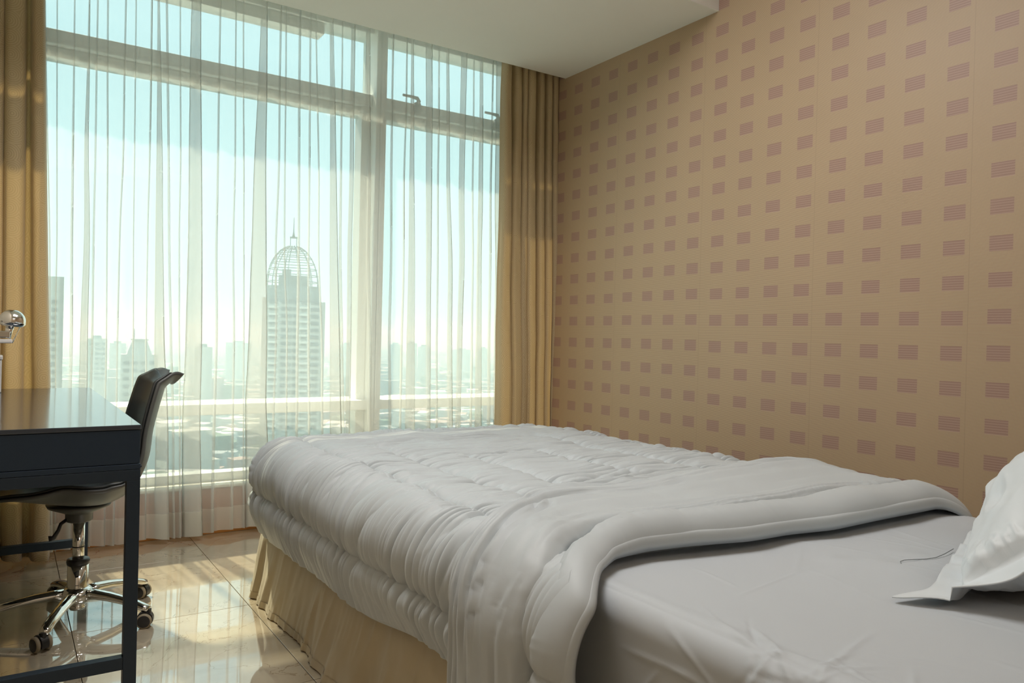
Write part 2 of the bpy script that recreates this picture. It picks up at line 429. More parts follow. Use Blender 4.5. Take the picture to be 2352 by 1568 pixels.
X = np.stack([np.broadcast_to(c[0], zs.shape) for c in cols]); Yd = np.stack([np.full_like(zs, c[1]) if np.isscalar(c[1]) else c[1] for c in cols])
Wt = np.array([c[2] for c in cols])[:, None]
Zg = np.broadcast_to(zs, X.shape)
fr_ = np.clip((2.5-Zg)/2.4, 0, 1)
spread = .35+.65*fr_
Yg = SY+Yd*spread+Wt*((vnoise(X*14, Zg*.9, 21)-.5)*.036*spread+(vnoise(X*34+Zg*.6, Zg*2.6, 22)-.5)*.010)
seam = np.exp(-((X-.715)/.035)**2)*(X < .735)              # puckers beside the side seam
Yg = Yg+seam*.010*ridge((Zg*1.0-X*1.6)*16, X*2, 23)
tip = (vnoise(X*9, X*0, 5)-.5)*.022
P = np.stack([X, Yg, Zg+np.clip(1-(Zg-Z_BOT)/.2, 0, 1)*tip], -1)
sheer = thing('sheer_curtain', 'white translucent voile curtain hanging full height across the whole window', 'curtain', (1.2, SY, Z_BOT))
def rel(o, parent):
    o.parent = parent; o.location = -parent.location; return o
rel(grid_obj('sheer_cloth', P, M_SHEER), sheer)
hz_ = zs <= .148
Ph = P[:, hz_, :].copy(); Ph[..., 1] -= .0025; rel(grid_obj('hem', Ph, M_HEM), sheer)

# heavy curtains: (edge pixel positions at rows) folded cloth built from overlapping pleats
def drape(name, label, pleats, Y0, depth, ztop, zbot, ext, seed, group=None):
    """pleats: list of (x_left_top, x_right_top, x_left_foot, x_right_foot) in world metres, valleys lie between them"""
    z = np.linspace(zbot, ztop, 90); f = (z-zbot)/(ztop-zbot)
    cs = []
    for lt, rt, lb, rb in pleats:
        l_ = lb+(lt-lb)*f; r_ = rb+(rt-rb)*f
        wob = (vnoise(z*1.7, np.full_like(z, lt*31+seed), 8)-.5)*.012
        l_ = l_+wob; r_ = r_+wob
        wd = r_-l_
        for a, dy in ((-.05, 1.0), (.0, .55), (.0, .1), (.06, -.55), (.2, -.9), (.38, -1.0), (.62, -1.0), (.8, -.9), (.94, -.55), (1.0, .1), (1.0, .55), (1.05, 1.0)):
            cs.append((l_+wd*a, dy))
    # refine
    Xc = np.stack([c[0] for c in cs]); Yc = np.stack([np.full_like(z, c[1]) for c in cs])
    n = len(cs); m = (n-1)*3+1; ti = np.linspace(0, n-1, m); i0 = np.minimum(ti.astype(int), n-2); tt = (ti-i0)[:, None]
    Xg = Xc[i0]*(1-tt)+Xc[i0+1]*tt
    Ya = Yc[i0]*(1-tt)+Yc[i0+1]*tt
    K = np.array([.25, .5, .25])
    for _ in range(2):
        Xg[1:-1] = .25*Xg[:-2]+.5*Xg[1:-1]+.25*Xg[2:]; Ya[1:-1] = .25*Ya[:-2]+.5*Ya[1:-1]+.25*Ya[2:]
    Zg = np.broadcast_to(z, Xg.shape)
    Yg = Y0+Ya*depth*(.75+.25*(1-f))+(vnoise(Xg*9, Zg*1.4, seed)-.5)*.03+(vnoise(Xg*40+Zg*3, Zg*5, seed+1)-.5)*.006
    arc = np.concatenate([[0], np.cumsum(np.mean(np.hypot(np.diff(Xg, axis=0), np.diff(Yg, axis=0)), axis=1))])
    uv = np.stack([np.broadcast_to(arc[:, None], Xg.shape), Zg], -1)
    tips = np.clip(1-(Zg-zbot)/.3, 0, 1)*((vnoise(Xg*12, Xg*0, seed+2)-.35)*.05)
    P = np.stack([Xg, Yg, Zg+tips], -1)
    t = thing(name, label, 'curtain', (float(Xg.mean()), Y0, zbot), group=group)
    rel(grid_obj('curtain_cloth', P, M_CURT, uv=uv), t)
    hb = z <= zbot+.09
    Ph = P[:, hb].copy(); Ph[..., 1] -= .003; rel(grid_obj('hem', Ph, M_CURT, uv=uv[:, hb]), t)
    return t
def px(x, y, Y=3.74): return on_y(x, y, Y).x
lp = []
for xt0, xt1, xb0, xb1 in ((-86, -36, -90, -40), (-26, 10, -30, -4), (6, 60, 1, 49), (66, 95, 72, 117)):
    lp.append((px(xt0, 100), px(xt1, 100), px(xb0, 1270), px(xb1, 1270)))
drape('blackout_curtain', 'tan spiral-patterned heavy curtain at the left end of the window, behind the desk', lp, 3.745, .045, 2.75, .02, 0, 40, 'heavy gold curtains')
rpz = []
for a, b in ((1158, 1174), (1180, 1196), (1199, 1208), (1211, 1229), (1236, 1249), (1254, 1266), (1268, 1278)):
    rpz.append((px(a, 200, 3.70), px(b, 200, 3.70), px(a-6, 975, 3.70)-.004*(1278-a)/20, px(b-1, 975, 3.70)))
drape('blackout_curtain', 'gold pleated heavy curtain at the right end of the window, beside the patterned wall', rpz, 3.70, .038, 2.75, .02, 0, 60, 'heavy gold curtains')

# ================================================================ BED
BX0, BX1, BY0, BY1 = .88, 2.16, .30, 2.99        # mattress
bed = thing('bed', 'low double bed with a white fitted sheet and a gold valance', 'bed', ((BX0+BX1)/2, (BY0+BY1)/2, 0))
def bedpart(o): return rel(o, bed)
bedpart(box('bed_base', (BX0+.0, BY0, .06), (BX1-.0, BY1-.02, .29), M_WALL, None, .01))
lp_ = []
for x in (BX0+.06, BX1-.06):
    for y in (BY0+.08, BY1-.10):
        bedpart(box('leg', (x-.025, y-.025, 0), (x+.025, y+.025, .06), M_BLACK))
bedpart(box('headboard', (BX0-.04, BY0-.075, 0), (BX1+.04, BY0-.005, .72), mat('brown_headboard', (.20, .11, .06), .4, noise=(8, .15)), None, .012))

def wrapbox(xn, xf, yf, R, ztop, s, t, y_near):
    """cloth wrapped over a slab: s runs across (negative = beyond the near edge), t runs toward the foot. returns points and q = overhang"""
    ox = np.where(s < 0, -s, np.where(s > xf-xn, s-(xf-xn), 0)); sgn = np.where(s < 0, -1.0, 1.0)
    oy = np.maximum(0, t-yf)
    Lq = np.maximum(ox, oy); h = np.hypot(ox, oy); h = np.where(h < 1e-9, 1, h)
    dx = ox/h*sgn; dy = oy/h
    th = np.clip(Lq/R, 0, PI/2)
    out = R*np.sin(th); down = R*(1-np.cos(th))+np.maximum(0, Lq-R*PI/2)
    bx = xn+np.clip(s, 0, xf-xn); by = np.minimum(t, yf)
    return np.stack([bx+dx*out, by+dy*out, ztop-down], -1), Lq

# mattress in its fitted sheet
R = .045; xn, xf, yf = BX0+R, BX1-R, BY1-R
s = np.linspace(-.34, xf-xn+.34, 420); t = np.concatenate([np.linspace(BY0, 1.55, 420), np.linspace(1.56, yf+.34, 60)])
Sg, Tg = np.meshgrid(s, t, indexing='ij')
P, q = wrapbox(xn, xf, yf, R, .560, Sg, Tg, BY0)
N = grid_normals(P)
# pulled creases: radiating from a few stretch points along the near edge, plus soft long tension lines
h = (vnoise(Sg*7, Tg*2.2, 31)-.5)*.008*(q < .01)
def crease(x0, y0, ang, length, amp, wd, curve=0):
    ca, sa = math.cos(ang), math.sin(ang)
    a = (Sg-x0)*ca+(Tg-y0)*sa; b = -(Sg-x0)*sa+(Tg-y0)*ca-curve*a*a
    return amp*np.exp(-(b/wd)**2)*sstep(-.02, .03, a)*(1-sstep(length*.5, length, a))
rc = random.Random(4)
for (x0, y0) in ((-.02, .705), (-.04, .62), (.0, .50), (.02, .38)):
    for k in range(11):
        h += crease(x0+rc.uniform(-.01, .01), y0+rc.uniform(-.02, .02), rc.uniform(0, 2*PI), rc.uniform(.10, .30), rc.uniform(.0010, .0024)*(1 if k % 3 else -1), rc.uniform(.003, .006), rc.uniform(-1.5, 1.5))
for k in range(26):
    h += crease(rc.uniform(.0, .9), rc.uniform(.35, .95), rc.choice([PI/2, -PI/2, PI/2+.4, -1.2, .3])+rc.uniform(-.3, .3), rc.uniform(.15, .4), rc.uniform(.0006, .0014), rc.uniform(.003, .007), rc.uniform(-.6, .6))
for k in range(9):
    h += crease(rc.uniform(-.28, -.08), rc.uniform(.4, 1.0), rc.uniform(0, 2*PI), rc.uniform(.08, .2), rc.uniform(.0015, .003), .005, rc.uniform(-1, 1))
h += .0035*np.exp(-((Sg-.005)/.012)**2)*vnoise(Tg*9, Sg*3, 33)      # piped edge of the fitted sheet
h += .004*(vnoise(Sg*16, Tg*16, 35)-.5)*np.exp(-(((Sg-.55)/.25)**2+((Tg-.86)/.12)**2))*2
P = P+N*h[..., None]*(1 if N[200, 200, 2] > 0 else -1)
P[..., 2] = np.maximum(P[..., 2], .285)
bedpart(grid_obj('fitted_sheet', P, M_SHEET))

# valance
sk_t = np.linspace(0, 1, 900)
path = []; nrm = []
per = [(BX0-.02, BY0+.02), (BX0-.02, BY1-.02), (BX1+.02, BY1-.02), (BX1+.02, BY0+.02)]
seg = [np.hypot(per[i+1][0]-per[i][0], per[i+1][1]-per[i][1]) for i in range(3)]; tot = sum(seg)
cr_ = .05
for u_ in sk_t*tot:
    if u_ < seg[0]: p = (per[0][0], per[0][1]+u_); n_ = (-1, 0)
    elif u_ < seg[0]+seg[1]: p = (per[1][0]+u_-seg[0], per[1][1]); n_ = (0, 1)
    else: p = (per[2][0], per[2][1]-(u_-seg[0]-seg[1])); n_ = (1, 0)
    path.append(p); nrm.append(n_)
path = np.array(path); nrm = np.array(nrm, float)
for _ in range(10): nrm[1:-1] = (nrm[:-2]+nrm[1:-1]+nrm[2:])/3
nrm /= np.linalg.norm(nrm, axis=1, keepdims=True)
zz = np.linspace(.004, .34, 60)
U = (sk_t*tot)[:, None]; Zs = zz[None, :]
dn = (1-(Zs-.004)/.336)
corner = np.exp(-((U-seg[0])/.09)**2)+np.exp(-((U-seg[0]-seg[1])/.09)**2)
off = .062*dn+dn**.7*((vnoise(U*7, Zs*1.5, 50)-.5)*.026+(ridge(U*14+Zs*3, Zs*2.2, 51)**2-.3)*.016+(ridge(U*34+Zs*5, Zs*5, 53)**2-.3)*.005)+corner*dn*.018*np.sin(U*95)+(vnoise(U*15+Zs*6, Zs*7, 52)-.5)*.006
P = np.stack([path[:, None, 0]+nrm[:, None, 0]*off, path[:, None, 1]+nrm[:, None, 1]*off, np.broadcast_to(Zs, off.shape)], -1)
sk = bedpart(grid_obj('valance', P, M_SKIRT))
# two stitched rows above the valance hem
Ph = P[:, :5].copy(); Ph[..., :2] += nrm[:, None, :]*.0022; bedpart(grid_obj('valance_hem', Ph, M_SKIRT))

# ---------------------------------------------------------------- comforter
comf = thing('comforter', 'grey-white quilted satin comforter over the foot half of the bed, top end folded back', 'comforter', (1.5, 2.0, .6))
def cpart(o): return rel(o, comf)
R = .14; CXN, CXF, CYF = .925, 2.035, 2.86
fo_s = np.array([-.45, -.30, -.20, -.06, .10, .23, .41, .68, 1.06, 1.20, 1.30, 1.45]); fo_y = np.array([1.300, 1.295, 1.30, 1.36, 1.465, 1.47, 1.45, 1.50, 1.535, 1.44, 1.30, 1.24])
fs_s = np.array([-.45, -.30, -.10, .0, .10, .26, .39, .58, .72, .97, 1.16, 1.45]); fs_y = np.array([1.075, 1.075, 1.09, 1.165, 1.195, 1.19, 1.165, 1.153, 1.165, 1.18, 1.15, 1.13])
ff_s = np.array([-.45, -.30, -.10, -.02, .06, .15, .28, .40, .53, .66, .90, 1.12, 1.22, 1.45]); ff_y = np.array([.975, .978, .985, 1.06, 1.112, 1.125, 1.107, 1.075, 1.07, 1.048, 1.052, 1.052, 1.01, .99])
YFOLD = 1.08
LM = .395
def gather(c, x, seed, f=27.0):
    """crisp folds with narrow valleys, irregular in spacing, height and length"""
    ph = c*f+2.2*vnoise(c*9, x*2.6, seed)+1.0*vnoise(c*27, x*5.0, seed+1)
    r1 = 1-np.abs(np.sin(ph*PI))**.8
    ph2 = c*f*.43+2.4*vnoise(c*7, x*2.0, seed+2)
    r2 = np.abs(np.sin(ph2*PI))**.7
    ph3 = c*f*2.1+2.0*vnoise(c*21, x*4.5, seed+5)
    r3 = 1-np.abs(np.sin(ph3*PI))**.6
    m1 = sstep(.25, .75, vnoise(c*10, x*4.5, seed+3)); m2 = sstep(.3, .8, vnoise(c*5, x*3, seed+4)); m3 = .6*sstep(.45, .8, vnoise(c*8, x*7, seed+6))
    return -(r1-.3)*(.25+1.0*m1)+(r2-.6)*.9*(.3+m2)-(r3-.3)*.5*m3
def quilt(Sg, Tg, q):
    """puffed quilting between stitch lines, with gathers running off the stitches"""
    Xw = CXN+Sg
    d = np.minimum(np.abs(q-.250), np.abs(Xw-.925)+(q > .05)*9)
    d = np.minimum(d, np.abs(Tg-2.86)+(Xw < .915)*9*(np.abs(Tg-2.86) > 0))
    d = np.minimum(d, np.abs(Xw-2.06)+(Xw < 2.03)*0)
    def rect(x0, x1, y0, y1):
        dx = np.maximum(np.maximum(x0-Xw, Xw-x1), 0); dy = np.maximum(np.maximum(y0-Tg, Tg-y1), 0)
        inside = np.minimum(np.minimum(Xw-x0, x1-Xw), np.minimum(Tg-y0, y1-Tg))
        return np.where(inside > 0, inside, np.hypot(dx, dy))
    wob = (vnoise(Sg*4, Tg*4, 66)-.5)*.02
    dm = rect(1.106, 1.835, 1.30, 2.59)+wob*0
    di = rect(1.30, 1.585, 1.70, 2.22)
    d = np.minimum(d, np.minimum(dm, di))
    dB = np.abs(q-.250); dn_ = np.where(dB < .06, 9, d)
    puff = .019*(1-np.exp(-d/.017))*np.where(dB <= d+1e-6, .75+.25*sstep(.0, .08, dB), 1)
    near = np.exp(-d/.045)
    side = sstep(-.01, .06, q)
    along = Tg
    g = gather(Tg+(vnoise(Sg*5, Tg*4, 70)-.5)*.03, Sg, 71)
    gf = gather(Sg, Tg, 81)                                    # at the foot the gathers turn
    foot = sstep(CYF-.03, CYF+.03, Tg)*(q > 0)
    near_x = np.exp(-np.minimum(np.abs(Tg-2.59)+(np.abs(Xw-1.47) > .4)*1, np.minimum(np.abs(Tg-2.22)+(np.abs(Xw-1.44) > .18)*1, np.abs(Tg-1.70)+(np.abs(Xw-1.44) > .18)*1))/.03)
    g = g*(1-foot)+gf*foot
    amp = .0085+.0080*near
    amp = amp*(.8+.55*side)
    cor = sstep(0, .1, np.minimum(np.maximum(-Sg, 0), np.maximum(Tg-CYF, 0))*4)
    ocr = np.minimum(np.maximum(-Sg, 0), np.maximum(Tg-CYF, 0)); amp = amp*(1-.75*sstep(.0, .06, ocr))
    h = puff+g*amp+near_x*gf*.004*(q < .01)
    h += (vnoise(Sg*9, Tg*14, 90)-.5)*.007+(vnoise(Sg*5, Tg*5, 91)-.5)*.010
    h += .0085*(ridge(Sg*5+Tg*3, Tg*21, 92)-.5)*(q < .02)+.004*(ridge(Sg*14+Tg*5, Tg*44, 93)-.5)*(1-.5*side)
    return h
s = np.concatenate([np.linspace(-LM, .05, 190), np.linspace(.056, CXF-CXN-.01, 150), np.linspace(CXF-CXN, CXF-CXN+.33, 70)])
fold_y = np.interp(s, ff_s, ff_y)+.05
tn = np.linspace(0, 1, 1250)
Sg = np.broadcast_to(s[:, None], (len(s), 1250)); Tg = fold_y[:, None]+tn[None]*(CYF+LM-fold_y[:, None])
sag = .02*(vnoise(Tg*2.3, Sg*0, 101)-.5)
P, q = wrapbox(CXN, CXF, CYF, R, .586, Sg, Tg, 0)
N = grid_normals(P); N *= (1 if N[200, 200, 2] > 0 else -1)
h = quilt(Sg, Tg, q)
# side belly: the padded channels bulge between the stitches, hem tucks in
belly = np.where(q > .25, .012*np.sin(np.clip((q-.25)/(LM-.25), 0, 1)*PI)**.6, .012*np.sin(np.clip(q/.25, 0, 1)*PI))
h = h+belly-.030*sstep(.27, LM, q)
hemf = sstep(LM-.012, LM, q); h = h*(1-hemf)-.02*hemf
P = P+N*h[..., None]
P[..., 0] += np.where(Sg < 0, sstep(.25, LM, q)*.004, 0)
# hem line drifts up and down a little
P[..., 2] += sstep(.2, LM, q)*((vnoise(Tg*2.6, Sg*0, 103)-.5)*.05+.02*sstep(2.2, 1.3, Tg))
cpart(grid_obj('quilted_body', P, M_DUVET))
# lining under the body closes its edge
Pi = P-N*.018; cpart(grid_obj('lining', Pi[:, ::4], M_DUVET))

# turned-back flap
def smooth_interp(x, xs, ys):
    y = np.interp(x, xs, ys)
    k = np.hanning(25); k /= k.sum(); yp = np.pad(y, 12, mode='edge'); return np.convolve(yp, k, 'valid')
s = np.concatenate([np.linspace(-.44, .10, 240), np.linspace(.104, CXF-CXN+.02, 240), np.linspace(CXF-CXN+.025, CXF-CXN+.24, 60)])
yO = smooth_interp(s, fo_s, fo_y); yS = smooth_interp(s, fs_s, fs_y); yF = smooth_interp(s, ff_s, ff_y)
prof = [  # (edge code, offset, height) running from the free edge over the stitch to the roll
    (0, .025, .012), (0, .006, .020), (0, .002, .036), (0, -.006, .052), (0, -.022, .064), (0, -.055, .066), (0, -.10, .060), (1, .07, .050), (1, .028, .050), (1, .008, .038), (1, .0, .014),
    (1, -.008, .040), (1, -.024, .056), (2, .062, .058), (2, .036, .052), (2, .016, .038), (2, .003, .018), (2, -.003, -.002), (2, .000, -.018), (2, .010, -.026), (2, .04, -.028)]
nv_per = 7
cv = []
for c, o_, hh in prof:
    base_ = (yO, yS, yF)[c]
    cv.append(np.stack([base_+o_, np.full_like(base_, hh)], -1))
cv = np.stack(cv, 1)                                    # (ns, nprof, 2)
# Catmull-Rom along the profile
def catmull(C, n):
    a = np.concatenate([2*C[:, :1]-C[:, 1:2], C, 2*C[:, -1:]-C[:, -2:-1]], 1); out = []
    for i in range(C.shape[1]-1):
        p0, p1, p2, p3 = a[:, i], a[:, i+1], a[:, i+2], a[:, i+3]
        for k in range(n):
            t = k/n; out.append(.5*((2*p1)+(-p0+p2)*t+(2*p0-5*p1+4*p2-p3)*t*t+(-p0+3*p1-3*p2+p3)*t**3))
    out.append(C[:, -1]); return np.stack(out, 1)
cv = catmull(cv, nv_per)
Tg = cv[..., 0]; Hh = cv[..., 1]; Sg = np.broadcast_to(s[:, None], Tg.shape)
fringe = sstep(YFOLD+.02, YFOLD+.10, Tg)                # where the flap lies on the body it rides higher
zt_ = .583
P, q = wrapbox(CXN, CXF, 9.0, R, zt_, Sg, Tg, 0)
N = grid_normals(P); N *= (1 if N[300, 20, 2] > 0 else -1)
vi = np.linspace(0, 1, Tg.shape[1])[None, :]
top = np.sin(np.clip(vi, 0, 1)*PI)**.4
dS = np.abs(Tg-yS[:, None]); nearS = np.exp(-dS/.018)
frO = np.clip((Tg-yS[:, None])/np.maximum(yO-yS, .02)[:, None], 0, 1)
onO = sstep(0, .10, frO)*sstep(.0, .02, Hh)
big = onO*(gather(frO*.33, Sg*.55, 170, 30.0)*(.0065+.0035*(1-sstep(.0, .5, Sg)))+(vnoise(frO*4, Sg*3, 121)-.5)*.010)
sm = (ridge(Tg*34+Sg*3, Sg*4, 122)-.5)*.004*onO+(vnoise(Sg*17, Tg*9, 126)-.5)*.004*(1-onO)+(vnoise(Sg*6, Tg*6, 123)-.5)*.010
pk = (ridge(Sg*60+Tg*6, Tg*5, 124)-.5)*.009*nearS      # small puckers along the stitching
flap_stitch = np.exp(-np.abs(q-.235)/.010)*(Tg < yS[:, None])*(Sg < 0)
gsm = (ridge(Tg*70, Sg*6, 125)-.5)*.006*np.exp(-np.abs(q-.25)/.03)*(Tg < yS[:, None])*(Sg < 0)
sidef = 1-sstep(-.02, .16, Sg); Hh = Hh*(1-.42*sidef*(1-sstep(.0, .25, frO)))
Hd = Hh+.012*fringe*0+(big+sm+pk+gsm-.012*flap_stitch)*sstep(-.01, .02, Hh)
hemf = sstep(.425, .44, -Sg)
Hd = Hd*(1-hemf)+(-.005)*hemf
P = P+N*Hd[..., None]
endf = sstep(CXF-CXN+.12, CXF-CXN+.24, Sg); 
cpart(grid_obj('folded_back_flap', P, M_DUVET))

# ---------------------------------------------------------------- pillow
pu = Vector((.946, .325, 0)); nh = Vector((-.325, .946, 0)); TILT = math.radians(39)
pv = (-nh*math.cos(TILT)+Vector((0, 0, 1))*math.sin(TILT)); pw = nh*math.sin(TILT)+Vector((0, 0, 1))*math.cos(TILT)
PW_, PH_, PT_ = .70, .46, .105
n_ = 200; a = np.linspace(-1, 1, n_); b = np.linspace(-1, 1, 150)
A, B = np.meshgrid(a, b, indexing='ij')
def pil(side):
    # seam at |a|,|b| = .88, flat flange beyond
    ia = np.clip(np.abs(A)/.88, 0, 1); ib = np.clip(np.abs(B)/.86, 0, 1)
    th = (np.maximum(0, 1-ia**2.6)*np.maximum(0, 1-ib**2.4))**.42
    xx = A*(PW_/2)*(1-.05*(1-B**2)*0)*(1-.06*np.abs(B)**2*0)
    wr = (vnoise(A*3.1+B*1.5, B*2.6, 130+side)-.5)*.034*th**.5+(ridge(A*4.5-B*2, B*5, 133+side)-.5)*.012*th**.5+(vnoise(A*16, B*12, 135+side)-.5)*.003
    pk = (ridge(A*26, B*22, 137)-.5)*.010*np.exp(-((th-.25)/.22)**2)
    w = (PT_*th+wr*np.minimum(1, th*3)+pk*(th > 0))*(1 if side == 0 else -1)
    fl = (th <= 0)
    w = w+fl*(.0015 if side == 0 else -.0015)
    # flange flops: drawn wavy along the lower edge
    wave = (vnoise(A*6, B*2, 140)-.5)*.035*sstep(.86, 1.0, np.maximum(np.abs(A), np.abs(B)))
    return xx, B*(PH_/2), w+wave
pil_o = thing('pillow', 'white cotton pillow with a flanged edge leaning at the head of the bed', 'pillow', (1.33, .70, .56))
corner = Vector((1.335, .670, .572))
def pil_pts(side):
    x_, y_, w_ = pil(side)
    xs_ = x_+PW_/2; ys_ = y_+PH_/2
    Q = (np.array(corner)[None, None]+xs_[..., None]*np.array(pu)+ys_[..., None]*np.array(pv)+w_[..., None]*np.array(pw))
    # the lower flange lies flat on the sheet, pointing to the foot of the bed
    fl = np.clip((-B-.86)/.14, 0, 1)[..., None]*(PH_*.07)
    base = np.array(corner)[None, None]+xs_[..., None]*np.array(pu)+.032*np.array(pv)
    flat = base+fl*np.array(nh)*1.7
    flat[..., 2] = .567+(vnoise(A*9, B*9, 151))*.010+(0 if side else .002)
    k = (B < -.86)[..., None]
    Q = np.where(k, flat, Q)
    # its near corner is pulled out to a point
    cn = np.exp(-((A+1)/.10)**2-((B+1)/.12)**2)[..., None]
    return Q+cn*(np.array(nh)*.045-np.array(pu)*.03)
Qf = pil_pts(0); Qb = pil_pts(1)
for Q in (Qf, Qb): Q[..., 2] = np.maximum(Q[..., 2], .5665)
PILLOW_QF, PILLOW_QB = Qf, Qb


th = tag(tube('thread', [on_z(*p_, .5645) for p_ in ((2070, 1294), (2068, 1289), (2076, 1286), (2092, 1285), (2129, 1283), (2150, 1280), (2171, 1271), (2190, 1260))], .0007, mat('grey_thread', (.16, .17, .17), .8), None, 6), 'loose grey thread lying on the white sheet in front of the pillow', 'thread')
# ================================================================ DESK
DX0, DX1, DY0, DY1, DZ = -.215, .303, 2.209, 3.655, .749
desk = thing('desk', 'dark blue-grey desk with a slim metal leg frame standing against the left wall', 'desk', ((DX0+DX1)/2, (DY0+DY1)/2, 0))
def dp(o): return rel(o, desk)
dp(box('desktop', (DX0, DY0, DZ-.012), (DX1, DY1, DZ), M_DESK, None, .0015))
dp(box('side_panel', (DX0, DY0+.0015, .648), (DX1-.002, DY0+.018, DZ-.0135), M_DESKP, None, .001))
dp(box('side_panel', (DX0, DY1-.018, .648), (DX1-.002, DY1, DZ-.0135), M_DESKP, None, .001))
dp(box('back_panel', (DX0, DY0+.02, .648), (DX0+.014, DY1-.02, DZ-.0135), M_DESKP, None, .001))
for k in range(2):
    ya = DY0+.022+k*(DY1-DY0-.04)/2; yb_ = ya+(DY1-DY0-.04)/2-.004
    d_ = dp(box('drawer', (DX1-.018, ya, .655), (DX1-.001, yb_, DZ-.0145), M_DESK, None, .001))
dp(box('drawer_tray', (DX0+.015, DY0+.02, .645), (DX1-.019, DY1-.02, .652), M_DESK))
dp(box('apron_strip', (DX0, DY0, .633), (DX1, DY0+.018, .6465), M_DESKP, None, .001))
dp(box('frame_bar', (DX0, DY0, .603), (DX1, DY0+.03, .632), M_DESKM, None, .001))
dp(box('frame_bar', (DX0, DY1-.03, .603), (DX1, DY1, .632), M_DESKM, None, .001))
dp(box('frame_bar', (DX0, DY0+.03, .603), (DX0+.03, DY1-.03, .632), M_DESKM, None, .001))
for x0 in (DX0, DX1-.032):
    for y0 in (DY0, DY1-.032):
        l = dp(box('leg', (x0, y0, .008), (x0+.032, y0+.032, .603), M_DESKM, None, .001))
        f_ = box('foot', (x0+.004, y0+.004, 0), (x0+.028, y0+.028, .008), M_BLACK); f_.parent = l
dp(box('stretcher', (DX0+.032, DY0+.002, .110), (DX1-.032, DY0+.030, .142), M_DESKM, None, .001))
dp(box('stretcher', (DX0+.032, DY1-.030, .090), (DX1-.032, DY1-.002, .122), M_DESKM, None, .001))
dp(lathe('screw', [(.0035, 0), (.0035, .004), (.001, .005)], M_DESKM, None, 12, (DX1, DY0+.014, .638), (1, 0, 0)))
# ---------------------------------------------------------------- white box on the desk, chrome lamp on the wall
wb = thing('storage_box', 'pale plastic box standing at the far left of the desk', 'box', (-.05, 3.5, DZ))
rel(box('box_body', (-.10, 3.44, DZ), (-.008, 3.54, .872), M_WHITE, None, .004), wb)
rel(box('lid', (-.103, 3.437, .872), (-.005, 3.543, .888), M_WHITE, None, .004), wb)
lamp = thing('wall_lamp', 'small chrome domed wall lamp on a bracket above the desk', 'lamp', (XL, 2.9, 1.0))
LX, LY, LZ = .018, 2.9, 1.012
dome = [(.0002, .040)]
for k in range(1, 13):
    a_ = k/12*PI/2; dome.append((.037*math.sin(a_), .004+.036*math.cos(a_)))
dome += [(.0375, -.004), (.030, -.012), (.018, -.014), (.0002, -.014)]
rel(lathe('lamp_shade', dome[::-1], M_CHROME, None, 40, (LX, LY, LZ), (.12, 0, 1)), lamp)
rel(tube('neck', [(LX-.004, LY, LZ-.012), (LX-.008, LY, LZ-.03), (LX-.014, LY, LZ-.05)], [.012, .010, .012], M_CHROME, None, 14), lamp)
rel(tube('stay', [(LX+.022, LY-.01, LZ-.014), (LX+.002, LY-.01, LZ-.066)], .0014, M_CHROME, None, 8), lamp)
rel(box('arm', (XL+.004, LY-.012, .962), (LX-.004, LY+.012, .984), M_CHROME, None, .003), lamp)
rel(box('arm_cover', (XL+.004, LY-.018, .945), (LX+.002, LY+.018, .958), M_WHITE, None, .003), lamp)
rel(box('wall_plate', (XL, LY-.045, .93), (XL+.008, LY+.045, 1.02), M_CHROME, None, .003), lamp)

# ================================================================ CHAIR
CX, CY = .222, 2.985
chair = thing('swivel_chair', 'dark shell swivel chair on a chrome star base, tucked under the desk', 'chair', (CX, CY, 0))
def cp(o, m=None):
    o.parent = chair; return o
# shell: profile from the front lip (negative x, toward the desk) to the rolled top of the back
ctrl = np.array([(-.250, .432, .170), (-.240, .450, .195), (-.19, .449, .222), (-.10, .425, .235), (0, .408, .238), (.08, .412, .238), (.14, .445, .236), (.175, .50, .230),
                 (.200, .57, .222), (.210, .65, .214), (.226, .72, .205), (.242, .78, .195), (.253, .812, .182), (.263, .831, .166), (.275, .836, .152), (.286, .829, .142)])
def spl(C, n):
    return catmull(C[None], n)[0]
cpts = spl(ctrl, 5)
v_ = np.linspace(-1, 1, 33)
def shell(offset, trim=1.0):
    x_ = cpts[:, 0][:, None]; z_ = cpts[:, 1][:, None]; wd = cpts[:, 2][:, None]*trim
    tx = np.gradient(cpts[:, 0])[:, None]; tz = np.gradient(cpts[:, 1])[:, None]; l_ = np.hypot(tx, tz); nx, nz = -tz/l_, tx/l_
    seat = np.clip((.50-z_)/.08, 0, 1)
    cup = np.abs(v_[None])**2.4*(.078*seat*sstep(-.25, -.06, x_)+.044*(1-seat)*(1-sstep(.80, .84, z_)*.6))
    X_ = x_+nx*(cup+offset); Z_ = z_+nz*(cup+offset)
    dip = sstep(.79, .835, z_)*.022*(1-np.abs(v_[None])**1.5)*-1
    Z_ = Z_+dip
    Y_ = wd*np.sign(v_[None])*np.abs(v_[None])**.92
    return np.stack([X_, Y_+0*X_, Z_], -1)
